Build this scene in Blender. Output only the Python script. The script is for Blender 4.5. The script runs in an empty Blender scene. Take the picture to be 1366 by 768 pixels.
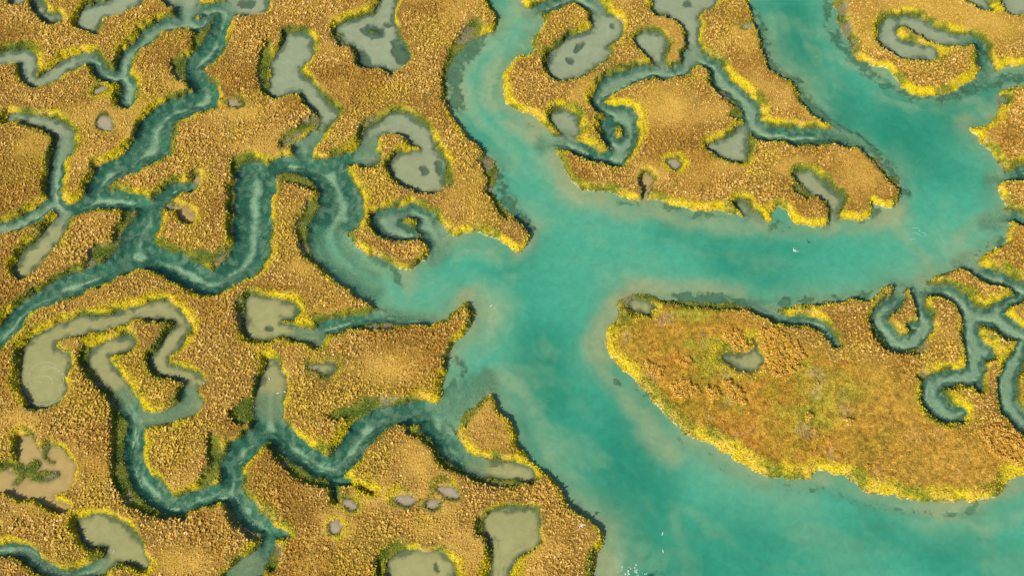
# Salt marsh seen obliquely from the air: tidal river, creeks, ponds, golden reed tufts, lime bank grass.
import bpy, bmesh, math, random
import numpy as np
random.seed(7); RNG = np.random.default_rng(7)
C = bpy.context.scene.collection
IW, IH = 1366, 768
CAM_H, PITCH, HFOV = 190.0, math.radians(60), math.radians(50)
TX = math.tan(HFOV/2)

# ------------------------------------------------------------------ pixel <-> ground
def px2w(u, v, z=0.0):
    xn = (np.asarray(u, float)-IW/2)/(IW/2)*TX; yn = (IH/2-np.asarray(v, float))/(IW/2)*TX
    s, c = math.sin(PITCH), math.cos(PITCH)
    dy = c+yn*s; dz = -s+yn*c
    t = (CAM_H-z)/(-dz)
    return xn*t, dy*t
def w2px(x, y, z=0.0):
    s, c = math.sin(PITCH), math.cos(PITCH)
    h = z-CAM_H
    f = y*c-h*s; up = y*s+h*c
    return IW/2+(x/f)/TX*(IW/2), IH/2-(up/f)/TX*(IW/2)

# ------------------------------------------------------------------ traced outlines
# Each survey sheet covers 350 x 200 ground pixels at 3.84 units each.
SH = {r+c: (x, y) for r, y in zip('ABCD', (0, 190, 380, 568)) for c, x in zip('1234', (0, 340, 680, 1016))}
def T(sheet, pts):
    if sheet == '': return [tuple(p) for p in pts]
    ox, oy = SH[sheet]
    return [(ox+p[0]/3.84, oy+p[1]/3.84)+tuple(q/3.84 for q in p[2:]) for p in pts]
PRIMS = []
def W(kind, sheet, pts): PRIMS.append(('poly', kind, T(sheet, pts)))
def S(kind, sheet, pts):
    f = .96 if kind in 'ce' else 1
    PRIMS.append(('stroke', kind, T(sheet, [(p[0], p[1], p[2]*f) for p in pts])))
def E(kind, sheet, cx, cy, rx, ry, rot=0):
    a = math.radians(rot); P = []
    for k in range(12):
        t = k*math.pi/6; x = rx*math.cos(t); y = ry*math.sin(t)
        P.append((cx+x*math.cos(a)-y*math.sin(a), cy+x*math.sin(a)+y*math.cos(a)))
    PRIMS.append(('poly', kind, T(sheet, P)))
#DATA_BEGIN
# main river ('m')
W('m', '', [(639,-60),(640,-20),(652,5),(665,21),(663,39),(652,48),(632,52),(616,68),(598,89),(594,109),(600,146),(613,167),(629,187),(634,190),
 (647,203),(660,216),(664,237),(658,255),(668,273),(690,294),(696,302),(706,315),(701,328),(692,336),(680,332),(676,325),(652,315),(626,311),(600,313),
 (590,300),(583,302),(575,320),(571,338),(561,351),(546,361),(533,357),(507,346),(486,336),(467,318),(450,310),(430,320),(418,336),(421,351),(444,370),(462,383),
 (475,396),(494,406),(509,416),(522,419),(538,423),(567,428),(590,429),(600,422),(613,409),(620,400),(629,409),(633,424),(624,442),(606,458),(598,484),(593,505),
 (589,528),(580,544),(590,560),(608,575),(616,557),(632,541),(650,528),(657,524),(668,547),(684,567),(688,576),(696,597),(714,620),(732,636),(750,654),(761,675),
 (784,690),(800,709),(805,724),(796,742),(792,768),(780,830),(780,960),(1650,960),(1650,640),(1420,625),(1366,636),(1344,641),(1334,656),(1315,666),(1276,668),
 (1237,668),(1211,664),(1183,660),(1154,654),(1141,643),(1120,634),(1091,628),(1081,636),(1055,642),(1042,636),(1021,636),(998,623),(966,604),(943,589),(914,578),
 (904,570),(878,541),(860,523),(841,502),(821,482),(808,469),(808,445),(823,424),(826,403),(841,393),(862,393),(888,400),(914,403),(940,403),(979,406),(1005,409),
 (1030,415),(1050,411),(1068,406),(1102,405),(1133,402),(1151,402),(1164,396),(1177,385),(1190,382),(1209,385),(1235,385),(1232,376),(1250,370),(1284,357),(1292,362),
 (1299,356),(1305,346),(1318,336),(1339,325),(1347,307),(1340,296),(1339,273),(1331,252),(1335,241),(1345,236),(1339,224),(1326,206),(1305,185),(1293,172),(1315,167),
 (1328,151),(1334,128),(1339,120),(1366,113),(1400,112),(1400,78),(1366,86),(1349,89),(1326,95),(1316,93),(1308,101),(1293,110),(1276,120),(1253,128),(1206,122),(1196,104),(1180,91),
 (1157,86),(1136,75),(1131,55),(1120,44),(1116,21),(1112,0),(1106,-60),(1002,-60),(1000,0),(1005,26),(1013,52),(1021,76),(1026,92),(1037,102),(1060,112),(1071,138),
 (1084,154),(1107,169),(1133,180),(1143,187),(1150,198),(1157,206),(1172,211),(1183,229),(1196,242),(1202,260),(1196,273),(1183,277),(1170,273),(1162,272),(1162,286),
 (1154,294),(1123,294),(1099,299),(1094,303),(1063,298),(1052,284),(1045,280),(1032,281),(1028,297),(1016,294),(1011,290),(985,289),(961,281),(935,282),(901,275),(873,267),
 (849,268),(831,264),(808,256),(779,254),(763,243),(753,224),(746,208),(741,198),(752,196),(742,186),(736,182),(711,156),(690,147),(673,135),(675,122),(669,112),(676,91),
 (686,80),(696,74),(709,70),(707,52),(722,39),(723,23),(712,18),(706,12),(696,3),(690,-60)])
# creeks, sheet A1/B1/C1 (upper left)
S('p','A1',[(-120,300,70),(0,310,72),(80,295,70),(150,310,75),(145,370,80),(170,430,60),(235,415,62),(340,345,75),(430,300,60)])
S('e','A1',[(430,300,60),(490,315,62),(520,370,65),(570,398,60),(622,378,62),(650,295,66),(705,235,66),(785,170,70),(865,135,66),(955,120,70),(1020,135,55),(1060,85,60)])
S('e','A1',[(625,390,65),(660,450,75),(650,525,75)])
W('p','A1',[(830,-60),(840,10),(870,35),(925,45),(960,58),(1010,45),(1025,0),(1020,-60)])
S('e','A1',[(920,40,50),(940,85,55),(1000,65,50),(1090,50,60),(1170,55,80)])
W('p','A1',[(1165,-80),(1170,40),(1190,75),(1270,85),(1340,75),(1380,55),(1384,20),(1370,-80)])
S('c','A1',[(1165,50,90),(1125,140,95),(1090,240,120),(1000,340,100),(1005,405,100),(1045,465,110),(1070,500,130),(960,540,110),(850,590,130),(790,690,180),(775,750,190)])
W('p','A1',[(385,115),(405,80),(440,30),(490,18),(560,0),(590,-60),(750,-60),(740,10),(640,70),(570,95),(520,115),(500,172),(450,165),(405,140)])
S('p','A1',[(160,-70,55),(185,0,55),(215,60,58),(260,92,55),(300,92,40)])
W('p','A1',[(40,-50),(55,15),(80,32),(125,20),(130,-50)])
S('p','A1',[(55,605,48),(110,602,48),(200,622,55),(285,655,70),(335,700,90),(335,760,95)])
E('u','A1',548,648,40,42)
E('u','A1',520,480,30,12,-15)
E('u','A1',1205,535,36,14,15)
S('e','B1',[(335,20,95),(300,95,78),(285,200,78),(278,280,72),(330,370,80)])
S('e','B1',[(280,300,60),(230,340,62),(140,400,66),(60,432,66),(-30,455,66),(-120,460,66)])
S('c','B1',[(775,20,180),(660,110,120),(540,170,110),(487,240,95),(480,295,90),(400,340,75),(330,375,70)])
S('c','B1',[(480,290,90),(600,298,92),(700,310,95),(765,350,110),(745,420,150),(705,490,170),(690,570,170),(600,630,110),(500,690,100),(380,720,105),(270,775,110)])
S('c','B1',[(690,570,160),(800,600,140),(950,665,145),(1070,720,130),(1160,680,130),(1255,600,150),(1290,490,190),(1295,400,205),(1300,310,205),(1310,200,210)])
S('p','B1',[(320,395,60),(285,460,80),(230,530,100),(150,610,105),(115,655,90)])
S('c','B1',[(800,320,70),(850,270,72),(915,240,55),(980,238,50)])
E('u','B1',1005,195,22,32,0)
E('u','B1',955,375,42,28,25)
S('u','B1',[(870,322,22),(925,345,22)])
S('c','C1',[(400,15,100),(300,50,85),(190,90,85),(110,150,90),(40,230,85),(-20,285,85),(-120,330,90)])
# long looping pond
W('p','C1',[(120,330),(170,265),(250,225),(330,193),(430,155),(550,158),(640,130),(720,105),(820,85),(880,100),(950,150),(972,210),(960,250),(935,310),(890,345),(860,370),(865,405),(910,425),
 (980,455),(1040,475),(1055,490),(1040,510),(1015,530),(1015,570),(1050,605),(1010,650),(920,690),(850,725),(760,715),(690,720),(690,680),(740,650),(800,660),(880,645),(940,600),(950,540),(930,495),(880,480),(800,460),(765,410),(765,370),(820,310),(895,210),(860,185),
 (790,180),(700,185),(640,210),(550,230),(430,260),(350,275),(300,300),(300,322),(340,340),(365,390),(350,450),(335,490),(350,560),(310,600),(250,632),(165,640),(140,590),(100,520),(95,440)])
S('c','C1',[(960,560,95),(950,625,75),(850,675,65),(760,700,60),(690,710,60)])
S('p','C1',[(650,300,84),(580,322,80),(515,345,90),(515,400,110),(565,475,105),(640,580,100)])
S('c','C1',[(640,580,100),(690,670,95),(700,730,85)])
S('c','D1',[(705,-10,90),(690,80,100),(692,180,105),(725,270,120),(800,352,115),(880,408,110),(970,388,95),(1060,362,100),(1180,345,115)])
S('c','D1',[(1380,0,110),(1344,30,110),(1260,110,120),(1195,190,115),(1185,280,115),(1185,345,110),(1240,410,115),(1285,475,120),(1340,500,90)])
S('c','D2',[(10,490,90),(60,530,70),(66,600,70),(25,690,80),(-40,740,100),(-120,800,120)])
S('p','D1',[(1300,700,110),(1240,760,130),(1180,840,140)])
S('c','D2',[(55,530,60),(110,555,50),(155,568,34)])
# bottom-left muddy pond with marsh fingers
W('u','D1',[(95,70),(150,45),(185,80),(210,120),(260,105),(310,125),(360,170),(390,230),(378,300),(335,340),(278,362),(300,390),(355,405),(350,430),(300,440),(240,415),(190,375),(100,370),(0,345),(-60,345),(-60,220),(0,215),(40,195),(90,190),(88,130)])
S('L','D1',[(-60,190,60),(0,200,60),(70,215,60),(140,245,50),(220,262,50),(298,252,24)])
S('L','D1',[(140,240,45),(190,195,50)]); S('L','D1',[(115,250,45),(82,293,36)])
S('g','D1',[(20,205,50),(70,215,50),(140,245,50),(220,262,44),(298,252,24)]); S('g','D1',[(140,240,45),(190,195,50)]); S('g','D1',[(115,250,45),(82,293,40)]); S('g','D1',[(245,90,36),(228,150,30),(272,185,20)])
S('L','D1',[(245,95,30),(228,150,26),(272,185,18)])
W('p','D1',[(385,500),(420,470),(530,450),(580,480),(640,510),(700,560),(735,610),(745,660),(765,710),(740,738),(690,712),(650,692),(600,692),(560,720),(530,768),(470,775),(520,700),(548,640),(530,622),(460,620),(410,600),(400,560)])
S('e','D1',[(-120,650,80),(0,640,80),(85,637,78),(150,662,78),(205,712,80),(265,750,70),(350,765,66),(450,748,70),(520,705,60)])
E('p','D1',-5,515,20,22)
# sheet 2 column
W('p','C2',[(-48,90),(-30,60),(20,50),(100,70),(170,80),(208,110),(218,150),(195,180),(135,182),(145,200),(205,205),(240,225),(290,235),(330,215),(345,300),(320,320),(270,300),(200,280),(130,270),(50,290),(-30,275),(-55,200)])
S('c','C2',[(230,255,50),(320,262,70),(360,222,70),(450,203,68),(560,180,62),(680,165,66),(780,178,60),(900,182,50)])
S('p','C2',[(88,400,50),(88,460,110),(85,540,150),(70,620,140)])
S('c','C2',[(70,620,140),(70,720,120)])
S('c','D2',[(40,0,120),(140,60,130),(250,150,120),(380,212,130),(470,150,135),(550,50,120),(620,0,110)])
S('c','C2',[(540,745,120),(640,690,115),(740,668,115),(850,658,120),(950,660,130),(1030,615,120),(1100,545,120),(1180,500,120)])
S('c','D2',[(900,0,110),(960,50,115),(1000,110,115),(1060,165,105),(1130,210,100)])
S('p','D2',[(1130,215,100),(1230,228,92),(1330,230,100),(1395,255,80)])
S('c','D2',[(402,240,45),(402,320,32),(412,388,16)]); S('c','D2',[(410,275,50),(480,288,45)])
S('c','D2',[(555,322,8),(605,336,8)])
E('u','D2',490,415,38,22,15); E('u','D2',415,520,28,35,5); E('u','D2',772,388,54,27,5); E('u','D2',910,410,35,24,-10); E('u','D2',995,352,52,25,25)
W('p','D2',[(680,790),(682,720),(702,670),(760,630),(830,625),(890,645),(945,640),(1000,670),(1028,720),(1010,800),(940,850),(740,850)])
W('p','',[(644,700),(650,688),(662,680),(682,677),(705,678),(714,683),(720,697),(721,713),(718,727),(710,735),(696,740),(684,749),(680,768),(682,810),(648,810),(651,768),(655,745),(650,720)])
E('L','D2',1335,718,22,20)
E('q','C2',372,444,46,32); S('u','C2',[(270,425,14),(330,432,26)])
W('p','A2',[(150,180),(215,165),(270,175),(300,210),(300,270),(285,310),(235,355),(250,390),(300,440),(370,510),(430,580),(395,640),(335,700),(290,740),(262,775),(210,775),(230,715),(305,680),(345,630),(320,580),(250,530),(235,480),(180,490),(100,490),(70,450),(85,390),(85,320),(140,240)])
W('p','A2',[(620,50),(640,0),(650,-70),(745,-70),(735,0),(720,50),(715,100),(730,150),(750,210),(790,290),(780,320),(700,380),(620,360),(540,350),(530,300),(510,250),(460,220),(410,150),(440,125),(520,100),(580,80)])
E('L','A2',605,160,22,8)
W('p','',[(481,200),(486,177),(501,167),(520,154),(533,151),(548,154),(556,161),(569,169),(574,177),(580,187),(582,195),(590,206),(597,221),(591,232),(594,246),(592,252),(580,259),(564,258),(543,251),(527,239),(521,226),(525,213),(538,203),(560,203),(560,200),(548,195),(533,182),(520,180),(507,185),(501,200),(507,216),(500,220),(485,222),(478,212)])
S('c','A2',[(320,700,75),(270,745,90),(245,790,95)])
S('c','B2',[(245,25,90),(245,90,90)])
S('c','B2',[(330,120,60),(420,105,50),(490,88,60),(560,60,85),(595,10,75)])
W('c','B2',[(-40,380),(0,180),(60,120),(140,80),(220,75),(280,90),(350,100),(440,100),(465,130),(500,200),(540,270),(545,400),(500,455),(478,480),(560,600),(640,660),(640,790),(520,770),(410,690),(330,620),(290,550),(270,440),(300,400),(320,350),(335,280),(300,200),(230,168),(150,162),(110,185),(105,240),(85,330),(65,450),(60,500),(70,560),(20,660),(-50,680)])
W('e','B2',[(600,400),(610,370),(650,350),(720,330),(800,322),(870,338),(925,370),(945,410),(945,450),(985,470),(1010,560),(900,620),(885,570),(885,530),(855,495),(780,508),(720,505),(650,485),(615,450)])
E('L','B2',790,408,44,18,0); S('L','B2',[(820,425,12),(840,470,12),(870,510,12)])
# sheet 3 column
S('e','A3',[(95,72,40),(180,42,55),(265,12,52),(330,-12,60),(390,10,60),(440,50,70)])
W('p','A3',[(430,30),(500,70),(570,115),(582,160),(550,212),(502,242),(520,270),(490,310),(440,350),(370,390),(300,415),(240,410),(200,382),(190,330),(210,280),(260,230),(320,180),(420,155),(412,90)])
W('p','A3',[(735,-80),(740,60),(780,80),(850,110),(880,150),(900,200),(905,270),(890,330),(970,310),(975,250),(965,160),(960,100),(1000,65),(1045,30),(1060,-80)])
S('e','A3',[(930,300,90),(885,355,62),(800,378,56),(700,376,62),(600,398,95),(510,445,100),(455,515,75),(490,562,60),(570,575,62),(612,600,80),(605,690,90),(570,765,110)])
S('e','A3',[(960,295,60),(1040,340,72),(1090,420,88),(1180,495,82),(1240,570,90),(1248,640,90),(1310,672,62)])
S('c','A4',[(-10,680,70),(60,690,80),(140,698,80),(280,700,82),(420,710,75),(520,748,60)])
W('p','A3',[(1020,740),(1100,710),(1190,645),(1225,680),(1215,800),(1200,825),(1160,828),(1110,828),(1050,790)])
W('c','A3',[(470,620),(540,590),(630,600),(645,680),(625,768),(570,860),(490,830),(510,760),(468,700)])
S('c','B3',[(570,10,110),(545,55,80),(480,82,62),(400,55,75),(330,15,75),(240,-5,60),(180,10,60)])
E('L','A3',555,683,26,34)
W('p','A3',[(205,600),(240,563),(300,570),(350,620),(357,670),(320,698),(270,692),(230,650)])
S('e','A3',[(290,690,40),(330,735,60),(360,760,60)])
W('p','A3',[(642,205),(690,170),(750,175),(803,205),(806,250),(788,300),(802,365),(758,365),(735,312),(680,270),(645,230)])
E('u','A3',1210,148,24,18)
E('u','B3',842,122,26,28); E('u','B3',697,198,28,36); S('u','B3',[(705,235,24),(690,300,30)])
E('p','B3',1195,338,50,26,38); S('p','B3',[(1225,365,40),(1290,425,40)])
# sheet 4 column
S('p','A4',[(1040,215,46),(960,205,60),(880,180,75),(800,140,85),(720,112,60),(655,140,90),(650,200,100),(720,255,95),(800,268,90),(862,275,80)])
S('c','A4',[(1035,213,46),(1090,215,46),(1128,260,50),(1138,320,62),(1150,385,85)])
W('p','A4',[(1020,-30),(1060,15),(1110,40),(1175,62),(1150,0),(1140,-30)]); W('p','A4',[(1225,-40),(1235,20),(1250,55),(1285,82),(1330,75),(1400,50),(1400,-40)])
W('p','B4',[(165,170),(210,153),(270,168),(312,190),(332,230),(380,260),(425,300),(402,350),(388,400),(375,460),(335,460),(345,380),(332,320),(290,290),(220,240)])
S('c','B4',[(1170,400,90),(1270,385,66),(1344,415,56),(1440,430,56)])
S('c','B4',[(1170,190,50),(1300,170,60),(1344,150,90),(1440,140,90)])
E('p','A4',1238,518,24,20)
W('p','C3',[(612,95),(660,82),(712,95),(732,125),(702,160),(650,145),(622,120)])
W('q','C3',[(1100,380),(1130,365),(1200,362),(1250,338),(1290,390),(1297,420),(1240,460),(1150,440),(1105,405)]); S('q','C3',[(1252,345,14),(1250,300,10)])
S('e','C4',[(-40,105,40),(20,130,46),(70,165,50),(130,180,44),(250,184,48),(300,212,54),(350,270,54),(378,310,36)])
S('e','C4',[(695,15,50),(690,85,70),(622,130,78),(602,190,78),(650,250,74),(712,305,80),(775,285,80),(820,240,92),(838,185,78),(808,110,56),(795,50,70)])
E('e','C4',770,212,36,26)
S('e','C4',[(800,20,60),(920,32,72),(1010,75,76),(1080,150,90),(1190,172,90),(1260,222,90),(1344,262,80),(1440,280,80)])
S('e','C4',[(1170,165,60),(1230,110,56),(1300,72,50),(1350,38,50),(1440,10,60)])
S('e','B4',[(1030,610,70),(1080,642,70),(1150,685,68),(1230,705,66),(1310,740,60),(1400,800,60)])
S('e','C4',[(1325,70,44),(1330,10,40)])
S('e','C4',[(1085,170,90),(1070,240,90),(1095,320,110),(1095,400,80),(1090,450,90),(1000,478,86),(905,490,92),(868,545,110),(905,622,110),(965,670,90),(1010,665,85)])
S('e','C4',[(1095,335,110),(1150,345,90)]); S('e','C4',[(1100,470,50),(1115,540,36)])
S('e','C4',[(1335,300,60),(1310,370,80),(1262,480,95),(1252,560,95),(1272,630,95),(1325,700,95),(1420,760,90)])
# low marsh shelves ('g'): muddy dark green benches below the plateau
W('g','A1',[(880,330),(960,290),(960,420),(890,400)]); W('g','A1',[(990,170),(1060,140),(1060,250),(1000,280)])
W('g','B1',[(1190,110),(1250,60),(1320,70),(1310,140),(1250,260),(1200,240)]); S('g','B1',[(1195,240,40),(1190,360,40),(1195,470,40)])
S('g','B1',[(670,370,50),(620,460,50),(590,540,60),(490,580,60),(480,640,60)]); S('g','B1',[(1000,590,50),(1100,600,60),(1190,560,50)])
S('g','B2',[(150,190,50),(230,195,70),(300,240,50)]); S('g','B2',[(310,330,60),(260,420,90),(250,500,60),(270,580,40)])
S('g','B2',[(1180,100,70),(1210,180,70),(1200,260,40),(1280,380,40)]); W('g','B2',[(985,150),(1020,170),(1025,220),(990,235)])
S('g','D1',[(600,0,60),(620,120,90),(630,270,90),(700,390,90),(800,450,60),(950,470,50)]); S('g','D1',[(1090,70,60),(1110,180,70),(1040,310,40)])
S('g','D1',[(1190,400,60),(1200,480,50),(1300,560,60)]); W('g','C1',[(1180,680),(1240,600),(1344,560),(1344,640),(1240,720)])
S('g','C1',[(440,330,40),(450,420,60),(560,560,50),(620,680,70),(640,760,60)]); S('g','C1',[(1230,100,40),(1250,230,50)])
S('g','D2',[(60,60,50),(170,200,60),(270,260,80),(360,290,60)]); S('g','D2',[(800,30,50),(900,80,50),(970,180,60),(1080,230,70),(1200,300,40),(1340,310,40)])
S('g','C2',[(400,680,60),(500,650,70),(600,620,70),(720,610,60)]); W('g','C2',[(560,205),(640,195),(760,200),(770,220),(640,240),(560,235)])
S('g','C2',[(1000,420,40),(1020,320,30)]); S('g','C2',[(1080,700,50),(1160,590,60)])
S('g','A2',[(70,230,50),(50,320,60),(50,440,50),(110,495,30)]); S('g','A2',[(1130,140,80),(1040,250,50),(975,380,30),(975,520,30)]); S('g','A2',[(420,180,40),(450,240,40)])
S('g','A2',[(700,600,40),(640,620,50),(560,680,50)]); S('g','A2',[(150,740,50),(240,660,40),(330,630,30)])
S('g','A3',[(1150,600,60),(1200,580,50),(1090,480,50),(1040,420,40)]); S('g','A3',[(560,590,20),(480,600,30)])
S('g','A4',[(400,30,50),(420,140,60),(460,260,40)]); S('g','B4',[(540,60,40),(620,130,60),(680,220,40)]); S('g','B4',[(170,240,40),(240,290,40)])
S('g','C4',[(560,200,40),(600,290,40),(690,345,40),(800,345,40),(830,300,30)]); S('g','C4',[(820,470,60),(820,520,40)])
S('g','C3',[(590,95,50),(660,60,30),(780,85,30),(1000,110,30),(1180,120,40),(1320,160,40)])
S('g','D2',[(640,768,30),(650,680,40),(740,600,40)]); S('g','D2',[(1160,480,40),(1150,560,40)]); S('g','D2',[(110,640,60),(100,720,60)])
# submerged weed beds ('a')
S('a','A2',[(1220,150,60),(1120,240,90),(1040,330,100),(1010,450,90),(1040,560,70)]); S('a','B2',[(1240,140,70),(1270,260,80),(1330,360,50)])
S('a','A4',[(340,30,60),(350,140,60),(420,250,60),(520,340,60),(640,430,50),(760,490,40),(930,500,50),(1060,460,60),(1160,420,80),(1340,390,70)])
S('a','A4',[(0,200,60),(40,330,70),(160,430,70),(260,560,80),(350,650,60),(470,700,60),(560,760,60)]); S('a','A3',[(1250,60,70),(1300,200,50)])
S('a','B4',[(560,50,50),(650,110,50),(700,210,40),(740,270,40)]); S('a','B4',[(560,340,40),(620,360,40),(500,415,30)]); S('a','B4',[(1230,500,60),(1180,520,40),(1120,560,40),(1060,600,40)]); S('a','B4',[(880,740,40),(1000,640,20)])
S('a','C3',[(810,70,50),(930,72,60),(1060,78,70),(1160,85,60),(1280,125,50)]); S('a','C4',[(30,110,50),(150,90,50),(320,80,40),(470,65,50),(560,45,40)])
S('f','D4',[(0,290,50),(180,300,60),(400,350,50),(560,410,50),(840,440,60),(1050,440,60),(1250,310,60),(1320,290,60)]); S('f','D3',[(860,70,60),(1000,150,60),(1150,230,60),(1300,280,50)])
S('f','D3',[(60,130,40),(180,240,30),(300,370,50),(400,480,40),(490,620,40)]); E('a','C3',550,490,26,36); S('f','C3',[(450,390,30),(480,395,20)]); S('f','C3',[(620,520,30),(720,600,40)])
S('a','B2',[(610,590,60),(700,640,50),(760,720,40)]); S('a','B3',[(0,290,50),(60,400,70),(110,440,50)]); E('a','A3',110,650,36,22,30); E('a','A3',140,105,14,14)
S('a','B3',[(560,310,30),(640,318,30),(760,310,30),(880,350,40),(960,370,40),(1110,375,40)]); S('a','B4',[(60,430,60),(160,440,30)])
E('a','A3',355,240,48,20,-50); E('a','A3',303,315,32,20,40); E('a','A3',440,195,17,9); E('a','A3',527,145,20,16); E('a','A3',910,26,26,14)
E('a','A2',605,165,60,34); E('a','A2',750,260,50,70,-30); E('a','A2',560,310,36,60,-20); E('a','A2',630,355,50,20); E('a','A2',700,130,40,20,10)
E('a','B2',865,142,36,18,8); E('a','B2',790,410,85,32,0); E('a','B2',945,130,20,50); S('a','B2',[(835,450,30),(870,520,30)]); E('a','A1',1268,18,56,26)
E('a','C2',78,224,28,18); S('a','C2',[(130,190,26),(200,200,30),(280,225,24)]); E('a','D2',932,726,20,28,-15)
S('f','D3',[(700,768,40),(790,755,40)]); S('a','C2',[(980,560,60),(1040,490,60),(1080,440,40),(1030,380,40)])
# sandy shoals ('s')
S('s','B2',[(785,660,30),(792,720,36),(795,790,30)]); S('s','C2',[(1050,100,40),(1080,50,60),(1130,20,40)]); S('s','C2',[(1210,560,40),(1225,480,40)])
S('s','C3',[(620,60,60),(520,110,60),(450,230,90),(430,350,80),(520,480,80),(600,600,80),(700,700,90)]); S('s','D3',[(700,30,120),(830,160,100)])
S('s','B3',[(330,240,40),(260,170,40),(230,60,40)]); S('s','B3',[(460,300,60),(600,370,60),(760,360,60),(880,420,50),(1000,420,50),(1130,440,60),(1290,440,50)]); S('s','B3',[(620,745,50),(820,730,40),(1000,740,60),(1200,760,50)])
S('s','A3',[(20,640,60),(140,700,60),(70,420,60)]); S('s','B4',[(40,450,50),(250,460,50),(420,440,50),(560,430,50),(720,340,40)]); S('s','D3',[(480,690,90),(500,760,120)])
S('s','B4',[(1020,480,70),(1130,380,50)]); S('s','A4',[(1070,610,40),(1020,640,40)]); S('s','D4',[(300,270,40),(420,310,40),(700,400,30),(900,420,40),(1320,300,60)])
S('s','B3',[(60,560,30),(20,590,40),(130,480,50)]); S('s','B2',[(960,510,60),(1100,510,50),(1250,560,40)]); S('s','B4',[(640,370,50),(900,690,20),(790,720,40)])
#DATA_END
# patches of fine, short grass: cx, cy, rx, ry
FINE = [(527,492,40,24),(325,156,26,13),(510,664,36,20),(448,705,26,24),(250,752,44,22),(880,150,46,34),(1150,225,40,40),(1290,40,80,30),(1240,10,90,28),(400,362,20,10),(870,235,24,18),
        (560,610,30,30),(960,225,40,12),(1060,228,30,14),(30,565,30,16),(330,590,1,1),(165,250,1,1)]
BIG = [(808,469),(808,445),(823,424),(841,393),(940,405),(1016,440),(1060,455),(1110,480),(1190,490),(1240,545),(1290,580),(1366,590),(1430,600),(1430,640),(1340,645),(1237,668),(1154,654),(1100,628),(1021,636),(914,578)]

# ------------------------------------------------------------------ signed distance in plan
OX, OY, PW, PH = -320, -220, 2040, 1240
def catmull(P, closed, n=5):
    P = np.array(P, float); out = []
    N = len(P)
    for i in range(N if closed else N-1):
        if closed: p0, p1, p2, p3 = P[i-1], P[i], P[(i+1) % N], P[(i+2) % N]
        else: p0, p1, p2, p3 = P[max(i-1, 0)], P[i], P[i+1], P[min(i+2, N-1)]
        for k in range(n):
            t = k/n
            out.append(0.5*(2*p1+(p2-p0)*t+(2*p0-5*p1+4*p2-p3)*t*t+(3*p1-p0-3*p2+p3)*t**3))
    if not closed: out.append(P[-1])
    return np.array(out)
PADR = 14
def raster(prim):
    shape, kind, pts = prim
    if shape == 'poly': Q = catmull(pts, True, 4)
    else: Q = catmull(pts, False, 5)
    pad = PADR+(Q[:, 2].max() if shape == 'stroke' else 0)
    x0 = max(int(Q[:, 0].min()-pad), OX); x1 = min(int(Q[:, 0].max()+pad)+1, OX+PW-1)
    y0 = max(int(Q[:, 1].min()-pad), OY); y1 = min(int(Q[:, 1].max()+pad)+1, OY+PH-1)
    if x1 <= x0 or y1 <= y0: return None
    X, Y = np.meshgrid(np.arange(x0, x1+1, dtype=np.float32), np.arange(y0, y1+1, dtype=np.float32))
    D = np.full(X.shape, float(PADR), np.float32)
    nseg = len(Q) if shape == 'poly' else len(Q)-1
    ins = np.zeros(X.shape, bool)
    for i in range(nseg):
        a = Q[i]; b = Q[(i+1) % len(Q)]
        m = PADR+(max(a[2], b[2])/2 if shape == 'stroke' else 0)
        ax0 = max(int(min(a[0], b[0])-m)-x0, 0); ax1 = int(max(a[0], b[0])+m)-x0+2
        ay0 = max(int(min(a[1], b[1])-m)-y0, 0); ay1 = int(max(a[1], b[1])+m)-y0+2
        if ax1 > 0 and ay1 > 0:
            sx = X[ay0:ay1, ax0:ax1]; sy = Y[ay0:ay1, ax0:ax1]
            if sx.size:
                dx, dy = b[0]-a[0], b[1]-a[1]; L = dx*dx+dy*dy+1e-9
                t = np.clip(((sx-a[0])*dx+(sy-a[1])*dy)/L, 0, 1)
                d = np.hypot(sx-a[0]-t*dx, sy-a[1]-t*dy)
                if shape == 'stroke': d = d-(a[2]+(b[2]-a[2])*t)/2
                np.minimum(D[ay0:ay1, ax0:ax1], d, out=D[ay0:ay1, ax0:ax1])
        if shape == 'poly' and a[1] != b[1]:
            lo, hi = (a, b) if a[1] < b[1] else (b, a)
            r0 = max(int(math.ceil(lo[1]-y0)), 0); r1 = min(int(math.ceil(hi[1]-y0)), X.shape[0])
            if r1 > r0:
                yy = np.arange(r0, r1)+y0
                xc = lo[0]+(yy-lo[1])*(hi[0]-lo[0])/(hi[1]-lo[1])
                ins[r0:r1] ^= X[r0:r1] > xc[:, None]
    if shape == 'poly': D = np.where(ins, -D, D)
    return (slice(y0-OY, y1+1-OY), slice(x0-OX, x1+1-OX)), D
def boxblur(A, r):
    for ax in (0, 1):
        c = np.cumsum(np.pad(A, [(r+1, r) if k == ax else (0, 0) for k in (0, 1)], mode='edge'), axis=ax, dtype=np.float64)
        n = A.shape[ax]
        A = ((np.take(c, np.arange(2*r+1, n+2*r+1), axis=ax)-np.take(c, np.arange(0, n), axis=ax))/(2*r+1)).astype(np.float32)
    return A
def blur(A, r): return boxblur(boxblur(A, r), r)

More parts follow.
